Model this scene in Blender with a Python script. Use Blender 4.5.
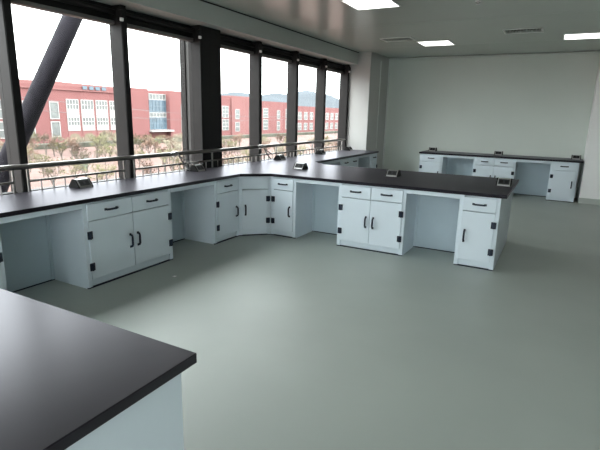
import bpy, bmesh, math, random
from mathutils import Vector, Matrix
random.seed(7)
for o in list(bpy.data.objects): bpy.data.objects.remove(o, do_unlink=True)
scene = bpy.context.scene
C = scene.collection
PI = math.pi

# ------------------------------------------------------------------ camera
CAM = (3.6519, -5.3441, 1.6249); YAW, PITCH, ROLL, FPX = -0.49426, -0.23077, 0.02416, 469.8
cd = bpy.data.cameras.new('camera'); cam = bpy.data.objects.new('camera', cd); C.objects.link(cam)
fw = Vector((math.sin(YAW)*math.cos(PITCH), math.cos(YAW)*math.cos(PITCH), math.sin(PITCH)))
r0 = Vector((math.cos(YAW), -math.sin(YAW), 0)); u0 = r0.cross(fw)
rt = r0*math.cos(ROLL) + u0*math.sin(ROLL); up = u0*math.cos(ROLL) - r0*math.sin(ROLL)
m = Matrix((rt, up, -fw)).transposed().to_4x4(); m.translation = CAM
cam.matrix_world = m
cd.sensor_width = 36; cd.lens = FPX*36/600; cd.clip_start = .05; cd.clip_end = 6000
scene.camera = cam

# ------------------------------------------------------------------ overcast sky, exposure
SKY = 10.0                                    # zenith luminance of a standard overcast sky
LAMP = 1.8
w = bpy.data.worlds.new('overcast_sky'); scene.world = w; w.use_nodes = True
wn = w.node_tree; bg = wn.nodes['Background']; bg.inputs[0].default_value = (.95, .975, 1, 1)
wt = wn.nodes.new('ShaderNodeTexCoord'); wx = wn.nodes.new('ShaderNodeSeparateXYZ')
wm = wn.nodes.new('ShaderNodeMath'); wm.operation = 'MAXIMUM'; wm.inputs[1].default_value = 0.0
wa = wn.nodes.new('ShaderNodeMath'); wa.operation = 'MULTIPLY_ADD'; wa.inputs[1].default_value = SKY*2/3; wa.inputs[2].default_value = SKY/3
wn.links.new(wt.outputs['Generated'], wx.inputs[0]); wn.links.new(wx.outputs['Z'], wm.inputs[0])
wn.links.new(wm.outputs[0], wa.inputs[0]); wn.links.new(wa.outputs[0], bg.inputs[1])
vs = scene.view_settings
vs.view_transform = 'Standard'; vs.look = 'None'; vs.exposure = 0.85; vs.gamma = 1; vs.use_curve_mapping = False

# ------------------------------------------------------------------ materials
def mat(name, col, rough=.5, spec=.5, metal=0, vary=0, scale=6, bump=0, bscale=60, coat=0):
    M = bpy.data.materials.new(name); M.use_nodes = True
    nt = M.node_tree; b = nt.nodes['Principled BSDF']
    b.inputs['Base Color'].default_value = (*col, 1); b.inputs['Roughness'].default_value = rough
    b.inputs['Metallic'].default_value = metal; b.inputs['Specular IOR Level'].default_value = spec
    b.inputs['Coat Weight'].default_value = coat
    if vary or bump:
        tc = nt.nodes.new('ShaderNodeTexCoord')
    if vary:
        n = nt.nodes.new('ShaderNodeTexNoise'); n.inputs['Scale'].default_value = scale; n.inputs['Detail'].default_value = 6
        nt.links.new(tc.outputs['Object'], n.inputs['Vector'])
        r = nt.nodes.new('ShaderNodeValToRGB')
        r.color_ramp.elements[0].position = .3; r.color_ramp.elements[1].position = .7
        r.color_ramp.elements[0].color = (*[c*(1-vary) for c in col], 1)
        r.color_ramp.elements[1].color = (*[min(1, c*(1+vary)) for c in col], 1)
        nt.links.new(n.outputs['Fac'], r.inputs[0]); nt.links.new(r.outputs[0], b.inputs['Base Color'])
    if bump:
        n2 = nt.nodes.new('ShaderNodeTexNoise'); n2.inputs['Scale'].default_value = bscale
        nt.links.new(tc.outputs['Object'], n2.inputs['Vector'])
        bp = nt.nodes.new('ShaderNodeBump'); bp.inputs['Strength'].default_value = bump; bp.inputs['Distance'].default_value = .01
        nt.links.new(n2.outputs['Fac'], bp.inputs['Height']); nt.links.new(bp.outputs[0], b.inputs['Normal'])
    return M
def emit(name, col, s):
    M = bpy.data.materials.new(name); M.use_nodes = True; b = M.node_tree.nodes['Principled BSDF']
    b.inputs['Base Color'].default_value = (*col, 1)
    b.inputs['Emission Color'].default_value = (*col, 1); b.inputs['Emission Strength'].default_value = s
    return M
M = {}
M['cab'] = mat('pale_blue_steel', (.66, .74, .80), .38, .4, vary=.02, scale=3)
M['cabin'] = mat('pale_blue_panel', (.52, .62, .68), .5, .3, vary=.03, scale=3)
M['top'] = mat('black_phenolic', (.012, .010, .0145), .28, .22, vary=.15, scale=9)
M['navy'] = mat('navy_plastic', (.010, .016, .034), .4, .4)
M['floor'] = mat('sage_epoxy_floor', (.31, .345, .315), .45, 1.0, vary=.05, scale=1.3, bump=.03, bscale=3)
M['wall'] = mat('grey_green_wall', (.66, .71, .66), .5, .3, vary=.03, scale=.8)
M['white'] = mat('white_wall_paint', (.90, .90, .89), .6, .3, vary=.02, scale=2)
M['ceil'] = mat('grey_metal_ceiling', (.45, .50, .455), .22, .4, vary=.02, scale=.7)
M['pillar'] = mat('pillar_paint', (.50, .50, .485), .6, .2, vary=.02, scale=2)
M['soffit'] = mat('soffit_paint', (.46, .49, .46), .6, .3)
M['mull'] = mat('dark_bronze_aluminium', (0.0198, 0.0180, 0.0175), .5, .15, vary=.08, scale=5)
M['black'] = mat('black_steel_and_shade', (.012, .012, .012), .5, .2)  # black steel, also the shade painted on room-facing post faces
M['seal'] = mat('pale_seal', (.05, .048, .046), .6)
M['steel'] = mat('brushed_stainless', (.45, .44, .42), .3, .5, metal=1)
M['dark_steel'] = mat('dull_stainless', (.22, .21, .20), .4, .5, metal=1)
M['alu'] = mat('silver_aluminium', (.50, .50, .50), .4, .5, metal=1)
M['sockface'] = mat('socket_insert_grey', (.035, .037, .04), .45, .3)
M['plastic_b'] = mat('black_plastic', (.006, .006, .006), .5, .2)
M['slot'] = mat('socket_slot_black', (.003, .003, .003), .7)
M['trim'] = mat('aluminium_trim', (.62, .66, .63), .4, .5)
M['lip'] = mat('grey_frame_lip', (.13, .125, .12), .5, .3)
M['dark_wall'] = mat('dim_grey_wall', (.30, .32, .30), .6, .3)
M['lamp'] = emit('lamp_diffuser', (1, .99, .97), LAMP)
M['lampf'] = mat('lamp_frame', (.7, .72, .7), .4)
M['void'] = mat('duct_black', (.01, .01, .01), .8)
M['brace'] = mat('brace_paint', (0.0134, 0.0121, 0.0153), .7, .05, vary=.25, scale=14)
M['brick'] = mat('hazed_red_render', (0.1476, 0.0634, 0.0612), .85, .2, vary=.06, scale=.25)  # outdoor haze is mixed into this paler pink
M['brick2'] = mat('hazed_pale_red_render', (0.1620, 0.0756, 0.0720), .85, .2, vary=.06, scale=.25)  # second wall tone, likewise paled to stand in for haze
M['winframe'] = mat('white_window_frame', (0.2531, 0.2441, 0.2351), .7)
M['winpane'] = mat('sky_reflection_pane', (0.0953, 0.1018, 0.0979), .25, .5, vary=.25, scale=.9)  # pale base colour stands in for white sky reflected in the glass
M['bluepane'] = mat('blue_curtain_glass', (0.051, 0.080, 0.102), .2, .6, vary=.3, scale=.7)
M['tan'] = mat('tan_plaster', (0.124, 0.099, 0.068), .8)
M['bluesign'] = mat('pale_blue_letters', (0.068, 0.099, 0.124), .6)
M['plaza'] = mat('red_paving_ground', (.086, .052, .044), .9, .2, vary=.22, scale=.12)
M['hedge'] = mat('dull_hedge', (0.0616, 0.0616, 0.0488), .9, .1, vary=.3, scale=.5)
M['bark'] = mat('grey_bark', (0.106, 0.092, 0.080), .9, .1)
M['leaf'] = [mat('leaf_olive', (0.1083, 0.1032, 0.0497), .8, .1, vary=.3, scale=1), mat('leaf_rust', (0.1328, 0.0832, 0.0614), .8, .1, vary=.3, scale=1),
             mat('leaf_straw', (0.1663, 0.1501, 0.1083), .8, .1, vary=.3, scale=1)]
M['hill'] = mat('hazy_hill', (0.0576, 0.0642, 0.0707), 1, 0, vary=.12, scale=.006)
M['teal'] = mat('teal_paint', (0.056, 0.124, 0.124), .6)
M['cable'] = mat('cable_black', (.1, .09, .09), .7)
g = bpy.data.materials.new('window_glass'); g.use_nodes = True; nt = g.node_tree; nt.nodes.clear()
out = nt.nodes.new('ShaderNodeOutputMaterial'); mx = nt.nodes.new('ShaderNodeMixShader')
tr = nt.nodes.new('ShaderNodeBsdfTransparent'); gl = nt.nodes.new('ShaderNodeBsdfGlossy'); fr = nt.nodes.new('ShaderNodeLayerWeight')
pw = nt.nodes.new('ShaderNodeMath'); pw.operation = 'POWER'; pw.inputs[1].default_value = 6.0
ml = nt.nodes.new('ShaderNodeMath'); ml.operation = 'MULTIPLY_ADD'; ml.inputs[1].default_value = .4; ml.inputs[2].default_value = .03
tr.inputs[0].default_value = (.96, .98, .97, 1); gl.inputs['Roughness'].default_value = .02; fr.inputs[0].default_value = .5
nt.links.new(fr.outputs['Facing'], pw.inputs[0]); nt.links.new(pw.outputs[0], ml.inputs[0]); nt.links.new(ml.outputs[0], mx.inputs[0]); nt.links.new(tr.outputs[0], mx.inputs[1]); nt.links.new(gl.outputs[0], mx.inputs[2])
nt.links.new(mx.outputs[0], out.inputs[0]); M['glass'] = g

g = M['top']; nt = g.node_tree; b = nt.nodes['Principled BSDF']; b.inputs['Specular IOR Level'].default_value = 0   # satin sheen, even at all angles
mx = nt.nodes.new('ShaderNodeMixShader'); gl = nt.nodes.new('ShaderNodeBsdfGlossy'); lw = nt.nodes.new('ShaderNodeLayerWeight'); lw.inputs[0].default_value = .5; prev = lw.outputs['Facing']
for op, v in (('MULTIPLY', 1.9), ('POWER', 2.0), ('MINIMUM', 1.0), ('MULTIPLY', .105), ('ADD', .012)):
    q = nt.nodes.new('ShaderNodeMath'); q.operation = op; q.inputs[1].default_value = v; nt.links.new(prev, q.inputs[0]); prev = q.outputs[0]
p2 = nt.nodes.new('ShaderNodeMath'); p2.operation = 'POWER'; p2.inputs[1].default_value = 16.0; nt.links.new(lw.outputs['Facing'], p2.inputs[0])
q2 = nt.nodes.new('ShaderNodeMath'); q2.operation = 'MULTIPLY_ADD'; q2.inputs[1].default_value = .6; nt.links.new(p2.outputs[0], q2.inputs[0]); nt.links.new(prev, q2.inputs[2])
nt.links.new(q2.outputs[0], mx.inputs[0])
gl.inputs['Color'].default_value = (.95, .94, 1, 1); gl.inputs['Roughness'].default_value = .29
nt.links.new(b.outputs[0], mx.inputs[1]); nt.links.new(gl.outputs[0], mx.inputs[2]); nt.links.new(mx.outputs[0], nt.nodes['Material Output'].inputs[0])

# ------------------------------------------------------------------ helpers
def box(bm, x0, x1, y0, y1, z0, z1):
    vv = [bm.verts.new(p) for p in ((x0,y0,z0),(x1,y0,z0),(x1,y1,z0),(x0,y1,z0),(x0,y0,z1),(x1,y0,z1),(x1,y1,z1),(x0,y1,z1))]
    for f in ((3,2,1,0),(4,5,6,7),(0,1,5,4),(1,2,6,5),(2,3,7,6),(3,0,4,7)): bm.faces.new([vv[i] for i in f])
    return bm
def bx(*a): return box(bmesh.new(), *a)
def prism(pts, z0, z1, bm=None):
    bm = bm or bmesh.new(); n = len(pts)
    a = [bm.verts.new((x, y, z0)) for x, y in pts]; b = [bm.verts.new((x, y, z1)) for x, y in pts]
    bm.faces.new(a[::-1]); bm.faces.new(b)
    for i in range(n): bm.faces.new((a[i], a[(i+1) % n], b[(i+1) % n], b[i]))
    return bm
def tube(pts, r, seg=10, bm=None, radii=None, cap=True):
    bm = bm or bmesh.new(); pts = [Vector(p) for p in pts]; rings = []
    for i, p in enumerate(pts):
        d = (pts[min(i+1, len(pts)-1)] - pts[max(i-1, 0)]).normalized()
        a = d.orthogonal().normalized() if i == 0 else None
        if i == 0: ref = a
        a = (ref - d*ref.dot(d)); a = a.normalized() if a.length > 1e-5 else d.orthogonal().normalized(); ref = a
        b = d.cross(a); rr = radii[i] if radii else r
        rings.append([bm.verts.new(p + rr*(math.cos(2*PI*k/seg)*a + math.sin(2*PI*k/seg)*b)) for k in range(seg)])
    for i in range(len(rings)-1):
        for k in range(seg): bm.faces.new((rings[i][k], rings[i][(k+1) % seg], rings[i+1][(k+1) % seg], rings[i+1][k]))
    if cap: bm.faces.new(rings[0][::-1]); bm.faces.new(rings[-1])
    return bm
def mk(name, bm, m_, parent=None, bevel=0, smooth=False, loc=None, rotz=0):
    if bevel:
        bmesh.ops.bevel(bm, geom=list(bm.edges), offset=bevel, segments=1, affect='EDGES', clamp_overlap=True)
    bmesh.ops.recalc_face_normals(bm, faces=list(bm.faces))
    me = bpy.data.meshes.new(name); bm.to_mesh(me); bm.free()
    if smooth:
        for p in me.polygons: p.use_smooth = True
    me.materials.append(M[m_] if isinstance(m_, str) else m_)
    o = bpy.data.objects.new(name, me); C.objects.link(o)
    if parent: o.parent = parent
    if loc: o.location = loc
    o.rotation_euler.z = rotz
    return o
def tag(o, label=None, cat=None, group=None, kind=None):
    if label: o['label'] = label
    if cat: o['category'] = cat
    if group: o['group'] = group
    if kind: o['kind'] = kind
    return o
def thing(name, label, cat, loc=(0,0,0), rotz=0, group=None, kind=None):
    o = bpy.data.objects.new(name, None); C.objects.link(o); o.location = loc; o.rotation_euler.z = rotz; o.empty_display_size = .1
    return tag(o, label, cat, group, kind)
def inst(src, parent, loc=(0,0,0), rot=(0,0,0), name=None):
    o = src.copy(); C.objects.link(o); o.parent = parent; o.location = loc; o.rotation_euler = rot
    if name: o.name = name
    return o
def copy_tree(o, parent=None):
    c = o.copy(); C.objects.link(c); c.parent = parent
    for ch in list(o.children): copy_tree(ch, c)
    return c

# ------------------------------------------------------------------ room
X0, X1, Y0, Y1, ZC = -.99, 10.0, -8.0, 6.4, 3.02
tag(mk('floor', bx(X0, X1, Y0, Y1, -.15, 0), 'floor'), 'sage green grey epoxy floor of the laboratory', 'floor', kind='structure')
tag(mk('wall_far', bx(-.99, X1+.1, Y1, Y1+.12, 0, 3.2), 'wall'), 'plain grey green far wall behind the low bench', 'wall', kind='structure')
tag(mk('wall_right', bx(X1, X1+.12, Y0, Y1, 0, 3.2), 'dark_wall'), 'grey right wall out of view', 'wall', kind='structure')
tag(mk('wall_behind', bx(-.99, X1+.1, Y0-.12, Y0, 0, .78), 'white'), 'white sill wall behind the viewpoint', 'wall', kind='structure')
tag(mk('wall_lintel', bx(-.99, X1+.1, Y0-.12, Y0, 2.62, 3.2), 'white'), 'white lintel over the windows behind the viewpoint', 'wall', kind='structure')
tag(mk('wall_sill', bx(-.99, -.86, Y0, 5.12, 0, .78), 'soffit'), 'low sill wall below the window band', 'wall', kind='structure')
pil = tag(mk('wall_pillar', bx(-.99, -.285, 5.12, Y1, 0, ZC), 'pillar', bevel=.006), 'pale square corner pillar where windows meet the far wall', 'pillar', kind='structure')
mk('corner_bead', tube([(-.285, 5.80, .86), (-.285, 5.80, 2.9)], .012, 8), 'trim', pil)
mk('corner_cove', tube([(-.27, 6.385, .05), (-.27, 6.385, 2.96)], .02, 8), 'trim', pil)
tag(mk('wall_column', bx(4.145, 5.05, 5.70, Y1, 0, ZC), 'white', bevel=.01), 'white square column at the right end of the far bench', 'column', kind='structure')
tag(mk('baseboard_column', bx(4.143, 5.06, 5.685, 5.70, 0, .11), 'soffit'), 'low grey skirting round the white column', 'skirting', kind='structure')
tag(mk('trim_1', bx(-.28, 4.14, 6.35, 6.4, 2.975, 3.015), 'trim', bevel=.012), 'pale cove strip between far wall and ceiling', 'trim', kind='structure')
tag(mk('baseboard_far', bx(-.28, 4.14, 6.385, 6.4, 0, .1), 'trim'), 'pale skirting along the far wall', 'skirting', kind='structure')

# bulkhead over the windows: vertical face + underside
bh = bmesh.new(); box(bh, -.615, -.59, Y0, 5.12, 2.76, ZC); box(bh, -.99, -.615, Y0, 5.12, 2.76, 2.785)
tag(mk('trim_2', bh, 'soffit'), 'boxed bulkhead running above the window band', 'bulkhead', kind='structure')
tag(mk('trim_3', bx(-.591, -.577, Y0, 5.12, ZC-.014, ZC), 'void'), 'dark shadow joint along the bulkhead top', 'trim', kind='structure')

# ceiling strips with cut-outs
lights = [(1.03, .42), (3.48, .42), (5.93, .42), (1.03, 3.99), (3.48, 3.99), (5.93, 3.99), (1.03, -3.15), (3.48, -3.15), (5.93, -3.15), (1.03, -6.72), (3.48, -6.72), (5.93, -6.72)]
vents = [(.5, 3.40, .58, .40), (2.62, 3.22, .58, .40)]
holes = [(x+.005, x+.595, y+.005, y+.595) for x, y in lights] + [(x+.02, x+w_-.02, y+.02, y+h-.02) for x, y, w_, h in vents]
tag(mk('ceiling', bx(-.615, X1, Y0, Y1, 3.14, 3.2), 'void'), 'dark void above the ceiling panels', 'ceiling', kind='structure')
ceil = bpy.data.objects['ceiling']
def slab(x0, x1, y0, y1, z0, z1, hs):
    bm = bmesh.new(); hs = [h for h in hs if h[2] < y1 and h[3] > y0]
    xs = sorted({x0, x1, *[v for h in hs for v in h[:2]]}); ys = sorted({y0, y1, *[min(max(v, y0), y1) for h in hs for v in h[2:]]})
    for i in range(len(xs)-1):
        for j in range(len(ys)-1):
            cx, cy = (xs[i]+xs[i+1])/2, (ys[j]+ys[j+1])/2
            if any(h[0] < cx < h[1] and h[2] < cy < h[3] for h in hs): continue
            box(bm, xs[i], xs[i+1], ys[j], ys[j+1], z0, z1)
    bmesh.ops.remove_doubles(bm, verts=list(bm.verts), dist=1e-5)
    return bm
seams = [Y0] + [2.2 - 2.39*k for k in range(5, -1, -1)] + [4.595, Y1]
seams = sorted(s for s in seams if s >= Y0)
for a, b in zip(seams[:-1], seams[1:]):
    if b - a < .05: continue
    mk('ceiling_panel', slab(-.59, X1, a+.004, b-.004, ZC, ZC+.03, holes), 'ceil', ceil)

for i, (x, y) in enumerate(lights):
    row = {0.42: 'nearer row over the peninsula', 3.99: 'row near the far wall', -3.15: 'row above the viewpoint', -6.72: 'row behind the viewpoint'}[y]
    col = {1.03: 'closest to the windows', 3.48: 'second from the windows', 5.93: 'third from the windows'}[x]
    t = thing('ceiling_light', f'square white ceiling light panel, {row}, {col}', 'ceiling light', (x+.3, y+.3, ZC), group='square ceiling light panels')
    fr_ = bmesh.new()
    for q in ((-.3, .3, -.3, -.282), (-.3, .3, .282, .3), (-.3, -.282, -.282, .282), (.282, .3, -.282, .282)): box(fr_, *q, -.008, .0)
    mk('frame', fr_, 'lampf', t); mk('diffuser', bx(-.283, .283, -.283, .283, -.004, .012), 'lamp', t)
for i, (x, y, w_, h) in enumerate(vents):
    t = thing('ceiling_vent', ['louvred ceiling vent beside the far left light panel', 'louvred ceiling vent with dark slats, between the two far lights'][i], 'air vent', (x, y, ZC), group='ceiling vents')
    f = bmesh.new()
    for q in ((0, w_, 0, .03), (0, w_, h-.03, h), (0, .03, .03, h-.03), (w_-.03, w_, .03, h-.03)): box(f, *q, -.01, .0)
    mk('frame', f, 'trim', t); mk('duct', bx(.02, w_-.02, .02, h-.02, .07, .10), 'void', t)
    sl = None
    n = 11
    for k in range(n):
        if sl is None:
            sl = mk('slat', bx(-.005, .005, 0, h-.06, 0, .035), 'ceil', t); s = sl
        else: s = inst(sl, t)
        s.location = (.05+(w_-.1)*k/(n-1), .03, 0)
t = thing('sprinkler', 'small pale sprinkler head on the ceiling', 'sprinkler', (2.57, 1.06, ZC))
mk('rose', tube([(0,0,0), (0,0,-.012)], .035, 16), 'lampf', t); mk('nozzle', tube([(0,0,-.012), (0,0,-.04)], .012, 10), 'alu', t)
mk('deflector', tube([(0,0,-.04), (0,0,-.046)], .025, 12), 'alu', t)

# ------------------------------------------------------------------ windows: mullions, panes, column, top beam
mull_r = [-7.92, -6.46, -5.18, -3.90, -2.62, -1.32, None, 1.45, 2.70, 3.90, 5.118]
edges = []          # (y of left face, y of right face) for each mullion / column
for v in mull_r: edges.append((-.09, .35) if v is None else (v-.08, v))
XI, XO = -.79, -.99
nm = 0
ords = ['leftmost', 'second', 'third', 'fourth', 'fifth', 'sixth', 'seventh']
mnames = {-2.62: 'leftmost mullion in view', -1.32: 'mullion in front of the red brick block', 1.45: 'first mullion past the black column', 2.70: 'second mullion past the black column', 3.90: 'third mullion past the black column', 5.118: 'mullion against the pale pillar'}
for (a, b), v in zip(edges, mull_r):
    if v is None:
        t = thing('trim_4', 'broad black window column beside the handrail bracket', 'column', (0, 0, 0), kind='structure')
        mk('post', bx(XO, XI, a, b, .78, 2.76), 'mull', t)
        mk('shaded_room_face', bx(XI, XI+.012, a-.002, b+.004, .84, 2.76), 'black', t)  # black sheet paints the shade on the column's room side
        mk('fin', bx(-1.15, -1.06, a, a+.06, .78, 2.76), 'mull', t); mk('seal', bx(-1.06, -.99, a+.02, a+.06, .78, 2.76), 'seal', t)
    else:
        o = mk('trim_5', bx(XO, XI, a, b, .78, 2.76), 'mull', bevel=.004)
        tag(o, 'dark bronze window post, ' + mnames.get(v, 'out of view beyond the left edge'), 'window post', group='window mullions', kind='structure')
        mk('shaded_inner_face', bx(XI, XI+.006, a+.006, b-.004, .79, 2.73), 'black', o)  # same metal as the post; black sheet paints its unlit room side
    yb = a - .04 if v is None else a - .03
    br = thing('blind_bracket', 'dark blind bracket with white clip above ' + ('the broad black column' if v is None else mnames.get(v, f'the hidden window post {ords[min(6, nm)]} from the rear corner')), 'bracket', (XI, yb, 2.565), group='blind brackets')
    nm += 1
    mk('plate', bx(.013, .02, -.03, .03, .0, .14), 'black', br); mk('arm', bx(.02, .07, -.02, .02, .05, .13), 'black', br, bevel=.006)
    mk('clip', bx(.03, .06, -.018, .018, .015, .05), 'white', br, bevel=.004)
wl = ['window bay hidden behind the viewpoint']*3 + ['window bay cut by the left edge of the picture', 'window bay showing the grey diagonal brace', 'window bay showing the blue glass front', 'first narrow window bay past the black column', 'second narrow window bay past the black column', 'third narrow window bay past the black column', 'last narrow window bay beside the pale pillar']
for i in range(len(edges)-1):
    a, b = edges[i][1], edges[i+1][0]
    t = thing(f'window_{i+1}', wl[i], 'window', (-.93, 0, 0), group='window bays', kind='structure')
    f = bmesh.new(); box(f, -.04, .05, a, b, .78, .83); mk('bottom_rail', f, 'mull', t)
    mk('top_rail', bx(-.05, .04, a, b, 2.56, 2.60), 'lip', t, bevel=.004)
    mk('top_beam', bx(-.05, .0, a, b, 2.60, 2.76), 'black', t)
    mk('blind_roller', tube([(.035, a, 2.69), (.035, b, 2.69)], .028, 12), 'mull', t)
    mk('pane', bx(-.003, .003, a, b, .83, 2.56), 'glass', t)

tag(mk('wall_behind_left', bx(-.99, 1.4, Y0-.12, Y0, .78, 2.62), 'dark_wall'), 'grey wall left of the windows behind the viewpoint', 'wall', kind='structure')
# unseen window band, inferred and added to light surfaces facing the camera
xs = [1.4 + k*5.5/5 for k in range(6)]
tag(mk('wall_behind_right', bx(6.9, X1+.1, Y0-.12, Y0, .78, 2.62), 'dark_wall'), 'grey wall right of the windows behind the viewpoint', 'wall', kind='structure')
for k in range(5):
    t = thing(f'window_{k+20}', f'inferred unseen window bay in the wall behind the viewpoint, number {k+1} from the corner', 'window', (0, Y0-.06, 0), group='window bays behind the viewpoint', kind='structure')
    a, b = xs[k], xs[k+1]
    mk('post', bx(b-.08, b, -.06, .06, .78, 2.62), 'mull', t); mk('bottom_rail', bx(a, b-.08, -.04, .04, .78, .83), 'mull', t)
    mk('top_rail', bx(a, b-.08, -.04, .04, 2.56, 2.62), 'mull', t); mk('pane', bx(a, b-.08, -.003, .003, .83, 2.56), 'glass', t)

# ------------------------------------------------------------------ handrail
hr = thing('handrail', 'stainless steel handrail running along the windows behind the bench', 'handrail', (-.755, 0, .75))
zt, zl = .335, .195
mk('top_rail', tube([(0, Y0+.1, zt), (0, 4.93, zt)], .026, 14), 'dark_steel', hr, smooth=True)
mk('end_cap', tube([(0, 4.93, zt), (0, 4.95, zt), (0, 4.99, zt), (0, 5.01, zt)], .03, 12, radii=[.026, .036, .036, .02]), 'plastic_b', hr)
posts = [-6.4, -5.1, -3.9, -2.80, -2.66, -1.51, -1.36, -.47, .09, 1.87, 3.29, 4.78]
p0 = None
for y in posts:
    if p0 is None: p0 = mk('post', tube([(0,0,0), (0,0,zt-.02)], .0125, 8), 'steel', hr); p0.location = (0, y, 0)
    else: inst(p0, hr, (0, y, 0))
segs = list(zip([Y0+.1]+posts, posts))
b0 = None
for a, b in segs:
    if (a, b) in ((-2.80, -2.66), (-1.51, -1.36)): continue
    mk('lower_rail', tube([(0, a, zl), (0, b, zl)], .0125, 8), 'dark_steel', hr, smooth=True)
    n = max(1, round((b-a)/.128))
    for k in range(1, n):
        y = a + (b-a)*k/n
        if y < -3.6: continue
        if b0 is None: b0 = mk('baluster', tube([(0,0,0), (0,0,zl)], .007, 6), 'steel', hr); b0.location = (0, y, 0)
        else: inst(b0, hr, (0, y, 0))
for y in (-.68, 1.36):
    bk = mk('bracket', tube([(.03, y-.10, zt+.01), (.06, y-.02, zt+.03), (.10, y+.05, .22), (.11, y+.16, .12)], .011, 8), 'alu', hr)
    mk('clamp', tube([(.0, y-.03, zt), (.0, y+.03, zt)], .036, 12), 'alu', bk)
    mk('strap', tube([(.03, y+.06, .30), (.09, y+.22, .20), (.05, y+.42, .21)], .009, 8), 'alu', bk)

# ------------------------------------------------------------------ bench furniture
HC = .813                                                          # cabinet height, worktop above
def handle_mesh(L):
    bm = bmesh.new(); pts = [(-L/2, 0, 0), (-L/2+.006, -.022, 0), (-L/2+.022, -.030, 0), (L/2-.022, -.030, 0), (L/2-.006, -.022, 0), (L/2, 0, 0)]
    tube(pts, .0105, 8, bm)
    box(bm, -L/2-.012, -L/2+.012, -.004, 0, -.011, .011); box(bm, L/2-.012, L/2+.012, -.004, 0, -.011, .011)
    return bm
HM = None; GM = None
def handle(parent, x, z, vert, L=.125):
    global HM
    if HM is None: HM = mk('handle', handle_mesh(L), 'navy', parent)
    h = HM if HM.parent == parent and not HM.get('placed') else inst(HM, parent)
    h['placed'] = 1; h.location = (x, -.016, z); h.rotation_euler = (0, PI/2 if vert else 0, 0)
def hinge(parent, x, z):
    global GM
    if GM is None:
        bm = bx(-.027, .027, -.012, 0, -.037, .037); bmesh.ops.bevel(bm, geom=list(bm.edges), offset=.004, segments=1, affect='EDGES')
        tube([(0, -.013, -.037), (0, -.013, .037)], .008, 8, bm)
        GM = mk('hinge', bm, 'navy', parent)
    h = GM if GM.parent == parent and not GM.get('placed') else inst(GM, parent)
    h['placed'] = 1; h.location = (x, -.014, z)
def cabinet(label, loc, rotz, w_, kind, depth=.66, hinge_left=True, drawers=True, group='pale blue base cabinets'):
    t = thing('base_cabinet', label, 'cabinet', loc, rotz, group)
    d = depth; s = .045
    b = bmesh.new(); box(b, 0, .018, .02, d, 0, HC); box(b, w_-.018, w_, .02, d, 0, HC)
    box(b, .018, w_-.018, d-.018, d, .02, HC); box(b, .018, w_-.018, .02, d-.018, .075, .093); box(b, .018, w_-.018, .02, d-.018, HC-.018, HC)
    mk('body', b, 'cab', t)
    mk('stile', bx(0, s, 0, .02, .012, HC), 'cab', t, bevel=.002); mk('stile', bx(w_-s, w_, 0, .02, .012, HC), 'cab', t, bevel=.002)
    mk('plinth', bx(s, w_-s, .016, .03, .014, .082), 'cab', t, bevel=.002); mk('floor_gap_shade', bx(0, w_, .004, .022, 0, .012), 'navy', t)  # dark strip stands in for the shaded gap under the cabinet
    mk('rail', bx(s, w_-s, .004, .03, .795, HC), 'cab', t)
    n = 2 if kind == 'double' else 1
    a0, a1 = s-.008, w_-s+.008; g = .0025
    for k in range(n):
        xa = a0+(a1-a0)*k/n+g; xb = a0+(a1-a0)*(k+1)/n-g
        if drawers:
            dr = mk('drawer', bx(xa, xb, -.014, .004, .642, .793), 'cab', t, bevel=.003); handle(dr, (xa+xb)/2, .722, False)
        else: mk('fixed_panel', bx(xa-.02, xb+.02, .0, .012, .642, .793), 'cab', t, bevel=.003)
        do = mk('door', bx(xa, xb, -.014, .004, .086, .634), 'cab', t, bevel=.003)
        hl = (k == 0) if n == 2 else hinge_left
        hx, kx = (xa+.004, xb-.045) if hl else (xb-.004, xa+.045)
        handle(do, kx, .36, True)
        for z in (.51, .21): hinge(do, hx, z)
    return t
def knee(label, loc, rotz, w_, dep=.50):
    t = thing('knee_space_panel', label, 'panel', loc, rotz, 'knee space panels')
    mk('apron', bx(0, w_, .0, .02, .762, HC), 'cab', t, bevel=.002)
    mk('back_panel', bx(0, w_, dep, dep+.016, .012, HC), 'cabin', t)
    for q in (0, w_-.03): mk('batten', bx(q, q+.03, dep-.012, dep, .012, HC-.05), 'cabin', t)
    mk('floor_gap_shade', bx(0, w_, dep-.004, dep+.016, 0, .012), 'navy', t)  # dark strip stands in for the shaded gap below the back panel
    return t
R90 = PI/2
# along the windows (fronts face into the room at x = 0)
cabinet('two door base cabinet cut by the left edge of the picture', (0, -4.40, 0), R90, 1.02, 'double')
knee('knee space under the window bench at the left edge of the picture', (0, -3.38, 0), R90, .72)
cabinet('two door base cabinet under the window bench, large, behind the near black worktop', (0, -2.66, 0), R90, 1.10, 'double')
knee('knee space between the large window cabinet and the corner cabinets', (0, -1.56, 0), R90, .745)
cabinet('narrow window bench cabinet left of the diagonal corner cabinet', (0, -.815, 0), R90, .515, 'single')
cw = math.hypot(.315, .30); ca = math.atan2(.30, .315)
cabinet('diagonal corner cabinet with blank panel above its door', (0, -.30, 0), ca, cw, 'single', depth=.2, hinge_left=False, drawers=False)
cabinet('narrow peninsula cabinet right of the diagonal corner cabinet', (.315, 0, 0), 0, .385, 'single')
knee('knee space beside the corner in the peninsula front', (.70, 0, 0), 0, .61)
cabinet('two door white blue cabinet in the middle of the peninsula', (1.31, 0, 0), 0, .86, 'double')
knee('knee space between the two right cabinets of the peninsula', (2.17, 0, 0), 0, .60)
cabinet('single door cabinet at the free end of the peninsula', (2.77, 0, 0), 0, .42, 'single', hinge_left=False)
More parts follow.
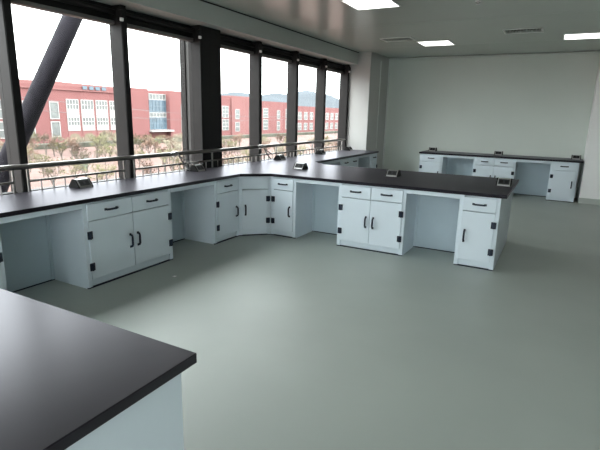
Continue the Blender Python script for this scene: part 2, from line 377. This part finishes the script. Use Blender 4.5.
# far side of the peninsula
cabinet('end cabinet on the hidden far side of the peninsula', (3.19, 1.50, 0), PI, .42, 'single')
knee('knee space at the end of the hidden far side of the peninsula', (2.77, 1.50, 0), PI, .60)
cabinet('two door cabinet on the hidden far side of the peninsula', (2.17, 1.50, 0), PI, .86, 'double')
knee('knee space near the corner on the hidden far side of the peninsula', (1.31, 1.50, 0), PI, .61)
cabinet('narrow cabinet at the corner on the hidden far side of the peninsula', (.70, 1.50, 0), PI, .385, 'single')
tag(mk('end_panel', bx(3.172, 3.19, .661, .839, 0, HC), 'cab'), 'pale filler panel closing the free end of the peninsula', 'panel')
# windows, beyond the peninsula
cabinet('hidden narrow window bench cabinet just beyond the peninsula', (0, 1.82, 0), R90, .50, 'single')
knee('knee space just visible beyond the peninsula under the window bench', (0, 2.32, 0), R90, .68)
cabinet('two drawer cabinet far along the window bench beyond the peninsula', (0, 3.00, 0), R90, .95, 'double')
knee('knee space near the far end of the window bench', (0, 3.95, 0), R90, .68)
cabinet('last cabinet of the window bench beside the pale pillar', (0, 4.63, 0), R90, .47, 'single', hinge_left=False)
# far bench
YF = 5.66
cabinet('single door cabinet at the left end of the far bench', (.845, YF, 0), 0, .53, 'single')
knee('left knee space of the far bench', (1.375, YF, 0), 0, .665)
cabinet('two door cabinet in the middle of the far bench', (2.04, YF, 0), 0, .86, 'double')
knee('right knee space of the far bench', (2.90, YF, 0), 0, .655)
cabinet('single door cabinet at the right end of the far bench beside the column', (3.555, YF, 0), 0, .505, 'single')

ZT0, ZT1 = HC, .85
def worktop(name, pts, label):
    o = mk(name, prism(pts, ZT0, ZT1), 'top', bevel=.003); return tag(o, label, 'worktop')
ov = .027
worktop('black_worktop', [(-.72, -7.9), (ov, -7.9), (ov, -.31), (.325, -ov), (3.245, -ov), (3.245, 1.55), (.33, 1.55), (ov, 1.85), (ov, 5.118), (-.72, 5.118)],
        'long black worktop along the windows with a peninsula arm')
worktop('far_worktop', [(.825, YF-ov), (4.13, YF-ov), (4.13, 6.385), (.825, 6.385)], 'black worktop of the low bench against the far wall')
worktop('near_worktop', [(1.19, -7.3), (2.69, -7.3), (2.69, -4.255), (1.19, -4.255)], 'black worktop corner in the near left foreground')
nb = thing('island_bench_base', 'pale panelled base under the near foreground worktop', 'bench base', (1.93, -5.83, 0))
mk('side_panel', bx(.72, .74, -1.42, 1.52, .08, HC), 'cab', nb, bevel=.002); mk('side_panel', bx(-.74, -.72, -1.42, 1.52, .08, HC), 'cab', nb, bevel=.002)
mk('end_panel', bx(-.72, .72, 1.50, 1.52, .08, HC), 'cab', nb); mk('end_panel', bx(-.72, .72, -1.42, -1.40, .08, HC), 'cab', nb)
mk('plinth', bx(-.70, .70, -1.39, 1.49, 0, .08), 'navy', nb)

# ------------------------------------------------------------------ desk sockets (double sloped housings)
def socket():
    t = thing('desk_socket', '', 'socket'); L, D, H = .072, .080, .085
    prof = [(-D, 0), (D, 0), (D, .012), (.024, H), (-.024, H), (-D, .012)]
    b = bmesh.new(); n = len(prof)
    r = [[b.verts.new((x, y, z)) for y, z in prof] for x in (-L, L)]
    b.faces.new(r[0]); b.faces.new(r[1][::-1])
    for i in range(n): b.faces.new((r[0][i], r[1][i], r[1][(i+1) % n], r[0][(i+1) % n]))
    mk('housing', b, 'alu', t, bevel=.003)
    for s in (-1, 1):
        c = bmesh.new(); rr = [[c.verts.new((x, y*1.03, z*1.02)) for y, z in prof] for x in (s*L, s*(L+.014))]
        c.faces.new(rr[0]); c.faces.new(rr[1])
        for i in range(n): c.faces.new((rr[0][i], rr[1][i], rr[1][(i+1) % n], rr[0][(i+1) % n]))
        mk('end_cap', c, 'plastic_b', t, bevel=.003)
        ang = math.atan2(H-.012, D-.024)
        fp = mk('face_plate', bx(-.060, .060, -.034, .034, 0, .004), 'sockface', t, bevel=.001)
        cy, cz = s*(D+.024)/2, (.012+H)/2
        fp.location = (0, cy, cz)
        fp.rotation_euler = (s*-ang, 0, 0) if s > 0 else (ang, 0, 0)
        for q in (-.03, .03):
            sl = bmesh.new(); box(sl, q-.017, q+.017, -.017, .017, .004, .0055); mk('outlet', sl, 'slot', fp)
    return t
sk = socket()
S = [((1.75, .79), 0, 'silver desk socket with black end in the middle of the peninsula worktop'),
     ((.36, .74), 0, 'silver desk socket at the corner where peninsula meets window bench'),
     ((3.13, .80), 0, 'pale desk socket at the free end of the peninsula worktop'),
     ((-.60, -2.21), R90, 'black desk socket near the left edge on the window bench'),
     ((-.60, -.42), R90, 'dark desk socket at the foot of the broad black column'),
     ((-.60, 1.74), R90, 'dark desk socket by the handrail behind the corner'),
     ((-.60, 3.36), R90, 'dark desk socket on the window bench beyond the peninsula'),
     ((-.60, 4.80), R90, 'dark desk socket at the foot of the pale pillar'),
     ((1.02, 6.15), 0, 'small desk socket at the left end of the far bench'),
     ((2.49, 6.10), 0, 'small desk socket in the middle of the far bench'),
     ((4.00, 6.15), 0, 'small desk socket at the right end of the far bench')]
for i, (p, rz, lab) in enumerate(S):
    o = sk if i == 0 else copy_tree(sk)
    o.location = (*p, ZT1); o.rotation_euler.z = rz; tag(o, lab, 'socket', 'desk sockets')

sp = bmesh.new(); q = [sp.verts.new(p) for p in ((-.02, -.012, 0), (.018, -.016, .002), (.022, .010, .006), (-.014, .015, .001))]; sp.faces.new(q)
sp2 = bmesh.ops.extrude_face_region(sp, geom=list(sp.faces)); bmesh.ops.translate(sp, verts=[v for v in sp2['geom'] if isinstance(v, bmesh.types.BMVert)], vec=(0, 0, .002))
tag(mk('paper_scrap', sp, 'white', loc=(.409, -1.976, .0)), 'tiny white paper scrap on the shaded floor by the large window cabinet', 'paper')
# ------------------------------------------------------------------ outside
GZ = -5.0
tag(mk('ground', bx(-700, -1.2, -200, 1500, GZ-.5, GZ), 'plaza'), 'reddish paved ground outside the windows', 'ground', kind='structure')
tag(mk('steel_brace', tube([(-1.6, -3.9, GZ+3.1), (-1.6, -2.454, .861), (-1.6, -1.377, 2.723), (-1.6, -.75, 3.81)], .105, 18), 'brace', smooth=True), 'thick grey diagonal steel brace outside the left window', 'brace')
XB = -80
def win(p, y0, y1, z0, z1, nx=2, nz=2, pane='winpane', xf=XB, fm='winframe'):
    f = bmesh.new(); t = .16
    box(f, xf, xf+.12, y0, y1, z0, z0+t); box(f, xf, xf+.12, y0, y1, z1-t, z1)
    for k in range(nx+1):
        y = y0 + (y1-y0-t)*k/nx; box(f, xf, xf+.12, y, y+t, z0+t, z1-t)
    for k in range(1, nz):
        z = z0 + (z1-z0-t)*k/nz; box(f, xf, xf+.10, y0+t, y1-t, z, z+t)
    o = mk('window', f, fm, p); mk('pane', bx(xf, xf+.05, y0+.05, y1-.05, z0+.05, z1-.05), pane, o); return o
def arch(p, y0, y1, z0, z1, m_='tan', xf=XB):
    r = (y1-y0)/2; cy = (y0+y1)/2
    pts = [(y0, z0), (y1, z0)] + [(cy+r*math.cos(a*PI/8), z1-r*.6+r*.6*math.sin(a*PI/8)) for a in range(9)]
    b = prism(pts, 0, .12); bmesh.ops.transform(b, matrix=Matrix(((0,0,1,xf),(1,0,0,0),(0,1,0,0),(0,0,0,1))), verts=list(b.verts)); return mk('arch', b, m_, p)
# block with white window bays
A = thing('brick_block', 'long red brick block with rows of white windows, seen beside the brace', 'building')
mk('wall', bx(XB-14, XB, 30, 68.6, GZ, 5.9), 'brick', A); mk('roof', prism([(30, 5.9), (68.6, 5.9), (66, 6.35), (52, 6.6), (30, 6.0)], 0, 1), 'brick2', A)
rf = [o for o in A.children if o.name.startswith('roof')][0]; rf.matrix_local = Matrix(((0,0,14,XB-14),(1,0,0,0),(0,1,0,0),(0,0,0,1)))
mk('cornice', bx(XB, XB+.25, 30, 68.6, 5.1, 5.35), 'brick2', A)
for y0, y1 in ((54.5, 57.2), (57.7, 60.6), (61.1, 64.0), (64.5, 67.4)):
    win(A, y0, y1, 1.5, 3.5, 4, 2); win(A, y0, y1, -1.55, .15, 4, 2)
    mk('spandrel', bx(XB, XB+.1, y0, y1, .15, 1.5), 'winframe', A); mk('spandrel', bx(XB, XB+.1, y0, y1, -2.5, -1.55), 'winframe', A)
    arch(A, y0+.2, y1-.2, -4.6, -3.0)
    mk('bay_base', bx(XB, XB+.06, y0, y1, GZ, -2.6), 'brick2', A)
for z0, z1 in ((-.3, 2.9), (-3.6, -.7)): win(A, 51.0, 52.9, z0, z1, 1, 1)
for k in range(7):
    y = 40.0 + k*1.5
    mk('letter', bx(XB+.25, XB+.35, y+18.2, y+19.2, 5.45, 6.1), 'bluesign', A) if k < 4 else None
for y0 in (36, 41, 46): win(A, y0, y0+1.9, -.3, 2.9, 1, 2); win(A, y0, y0+1.9, -3.6, -.7, 1, 2)
B = thing('glazed_block', 'red brick block with tall blue glass front between two brick wings', 'building')
mk('wing', bx(XB-14, XB, 69.5, 75.5, GZ, 6.5), 'brick', B); mk('wing', bx(XB-14, XB, 82.2, 101.5, GZ, 6.5), 'brick', B)
mk('core_wall', bx(XB-14, XB-1.2, 75.5, 82.2, GZ, 5.3), 'brick2', B)
for k, (z0, z1, pm) in enumerate(((4.2, 5.6, 'winpane'), (1.3, 4.2, 'bluepane'), (.2, 1.3, 'winpane'), (-2.6, .2, 'bluepane'))): win(B, 75.6, 82.1, z0, z1, 6, 2 if pm == 'bluepane' else 1, pm, XB-1.2, 'bluesign' if pm == 'bluepane' else 'winframe')
mk('canopy', bx(XB-1.2, XB+1.0, 75.3, 82.4, -3.1, -2.7), 'winframe', B); mk('entrance', bx(XB-1.2, XB-1.0, 76, 81.8, GZ, -3.1), 'brick', B)
for y0 in (86, 91, 96): win(B, y0, y0+2.6, .2, 3.4, 2, 3); win(B, y0, y0+2.6, -3.4, -.4, 2, 3)
Cb = thing('stepped_block', 'red brick block with narrow white windows right of the black column', 'building')
mk('wall', bx(XB-12, XB, 101.5, 106.5, GZ, 5.9), 'brick', Cb); mk('tower', bx(XB-12, XB+.4, 106.5, 121.5, GZ, 6.4), 'brick2', Cb)
for z0, z1 in ((.3, 3.5), (-3.2, -.1)):
    win(Cb, 102.4, 105.4, z0, z1, 2, 3); win(Cb, 108, 110.2, z0-.4, z1-.8, 1, 2, xf=XB+.4); win(Cb, 115, 118, z0, z1, 2, 3, xf=XB+.4)
D = thing('low_brick_block', 'lower red brick block seen through the second narrow bay', 'building')
mk('wall', bx(XB-12, XB, 121.5, 143, GZ, 5.5), 'brick', D)
for z0, z1 in ((.3, 3.4), (-3.4, -.1)):
    win(D, 123.3, 126.3, z0, z1, 1, 3); win(D, 131.8, 133.8, z0-.3, z1-.6, 1, 2); win(D, 137.5, 139.5, z0, z1, 1, 2)
Eb = thing('far_brick_block', 'farthest red brick block with close set pale windows', 'building')
mk('wall', bx(XB-12, XB, 144.5, 190, GZ, 4.6), 'brick', Eb)
for k in range(9):
    y0 = 146.3 + k*4.6
    for z0, z1 in ((-.2, 2.6), (-3.9, -1.3)): win(Eb, y0, y0+2.7, z0, z1, 2, 2)
tag(mk('boundary_wall', bx(XB+6, XB+8.5, 25, 175, GZ, -4.2), 'hedge'), 'low dull hedge line at the foot of the brick blocks', 'hedge')
t = thing('notice_board', 'small teal notice board on the red paving', 'sign', (-41, 28.2, GZ))
mk('board', bx(-.05, .05, -.4, .4, .3, 1.5), 'teal', t); mk('leg', bx(-.04, .04, -.36, -.28, 0, .3), 'bark', t); mk('leg', bx(-.04, .04, .28, .36, 0, .3), 'bark', t)
for z, lab in ((1.0, 'upper thin overhead cable crossing in front of the brick blocks'), (.0, 'lower thin overhead cable crossing in front of the brick blocks')):
    cx_ = -50 if z > .5 else -57
    pts = [(cx_, y, z + .0008*(y-75)**2) for y in range(15, 141, 9)]
    cb = thing('overhead_cable', lab, 'cable', (cx_, 75, GZ)); 
    mk('wire', tube([(0, p[1]-75, p[2]-GZ) for p in pts], .03, 5), 'cable', cb)
    for yy in (-60, 60): mk('pole', tube([(0, yy, 0), (0, yy, z-GZ+3)], .12, 8), 'cable', cb)

# hazy ridge
hb = bmesh.new(); rng = random.Random(3); N = 40; rows = []
for j, (dx, f) in enumerate(((60, 0), (0, .55), (-60, .85), (-130, 1), (-260, .7), (-400, 0))):
    rows.append([])
    for i in range(N+1):
        y = 500 + 1300*i/N
        h = 26 + 44*math.exp(-((y-1290)/260)**2) + 10*math.sin(y/70) + 6*math.sin(y/31+1) - 24*max(0, (900-y)/400)
        rows[-1].append(hb.verts.new((-600+dx, y, GZ + (h-GZ)*f + rng.uniform(-2, 2)*(0 < f < 1))))
for j in range(len(rows)-1):
    for i in range(N): hb.faces.new((rows[j][i], rows[j][i+1], rows[j+1][i+1], rows[j+1][i]))
tag(mk('hill', hb, 'hill', smooth=True), 'low hazy grey blue hill behind the brick blocks', 'hill', kind='structure')

# bare bushes and small trees on the paving
def tree_mesh(seed, h, lm, dens):
    rg = random.Random(seed); br = bmesh.new(); lf = bmesh.new()
    def grow(p, d, L, r, lev):
        q = p + d*L
        tube([p, (p+q)/2 + Vector((rg.uniform(-1,1), rg.uniform(-1,1), 0))*L*.06, q], r, 5, br, [r, r*.8, r*.6], cap=False)
        if lev >= 2:
            for _ in range(dens):
                c = p + d*L*rg.uniform(.2, 1.1) + Vector((rg.gauss(0,1), rg.gauss(0,1), rg.gauss(0,1)))*L*.22
                a = Vector((rg.gauss(0,1), rg.gauss(0,1), rg.gauss(0,1))).normalized(); b = a.orthogonal().normalized(); s = rg.uniform(.04, .085)
                lf.faces.new([lf.verts.new(c + s*v) for v in (a*1.4, b*.7, -a*1.4, -b*.7)])
        if lev < 4:
            for k in range(3 if lev < 3 else 2):
                nd = (d + Vector((rg.gauss(0,.5), rg.gauss(0,.5), rg.uniform(-.1,.35)))).normalized()
                grow(p + d*L*rg.uniform(.6, 1), nd, L*rg.uniform(.6, .8), r*.55, lev+1)
    for k in range(2): grow(Vector((rg.uniform(-.1,.1), rg.uniform(-.1,.1), 0)), Vector((rg.gauss(0,.15), rg.gauss(0,.15), 1)).normalized(), h*.34, .02*h, 0)
    t = thing('bare_tree', '', 'tree', group='small trees outside'); mk('branches', br, 'bark', t); f = mk('foliage', lf, M['leaf'][lm], t); f['kind'] = 'stuff'
    return t
protos = [tree_mesh(1, 5.2, 0, 5), tree_mesh(2, 4.6, 1, 5), tree_mesh(3, 4.9, 2, 5)]
spots = []
rg = random.Random(11); tries = 0
while len(spots) < 110 and tries < 4000:
    tries += 1
    th = rg.uniform(math.radians(-62), math.radians(-21)); r = rg.uniform(40, 92)
    x, y = CAM[0] + r*math.sin(th), CAM[1] + r*math.cos(th)
    if x > -14 or x < -70 or abs(y-28.2) < 2.0 or any((x-q[0])**2 + (y-q[1])**2 < 3.4**2 for q in spots): continue
    spots.append((x, y, rg.randrange(3), rg.uniform(.55, .85)))
used = set()
spots.sort(key=lambda s: math.atan2(s[0]-CAM[0], s[1]-CAM[1]))
def ordinal(n):
    return f"{n}{'th' if 10 <= n % 100 <= 20 else {1:'st',2:'nd',3:'rd'}.get(n % 10, 'th')}"
kindname = ['olive leaved', 'rust brown', 'straw coloured']
for n, (x, y, k, s) in enumerate(spots):
    o = protos[k] if k not in used else copy_tree(protos[k]); used.add(k)
    o.location = (x, y, GZ); o.rotation_euler.z = rg.uniform(0, 6.28); o.scale = (s, s, s)
    tag(o, f'thin {kindname[k]} tree outside, {ordinal(n+1)} from the left through the windows', 'tree', 'small trees outside')
for k in range(3):
    if k not in used:
        for ch in list(protos[k].children): bpy.data.objects.remove(ch)
        bpy.data.objects.remove(protos[k])
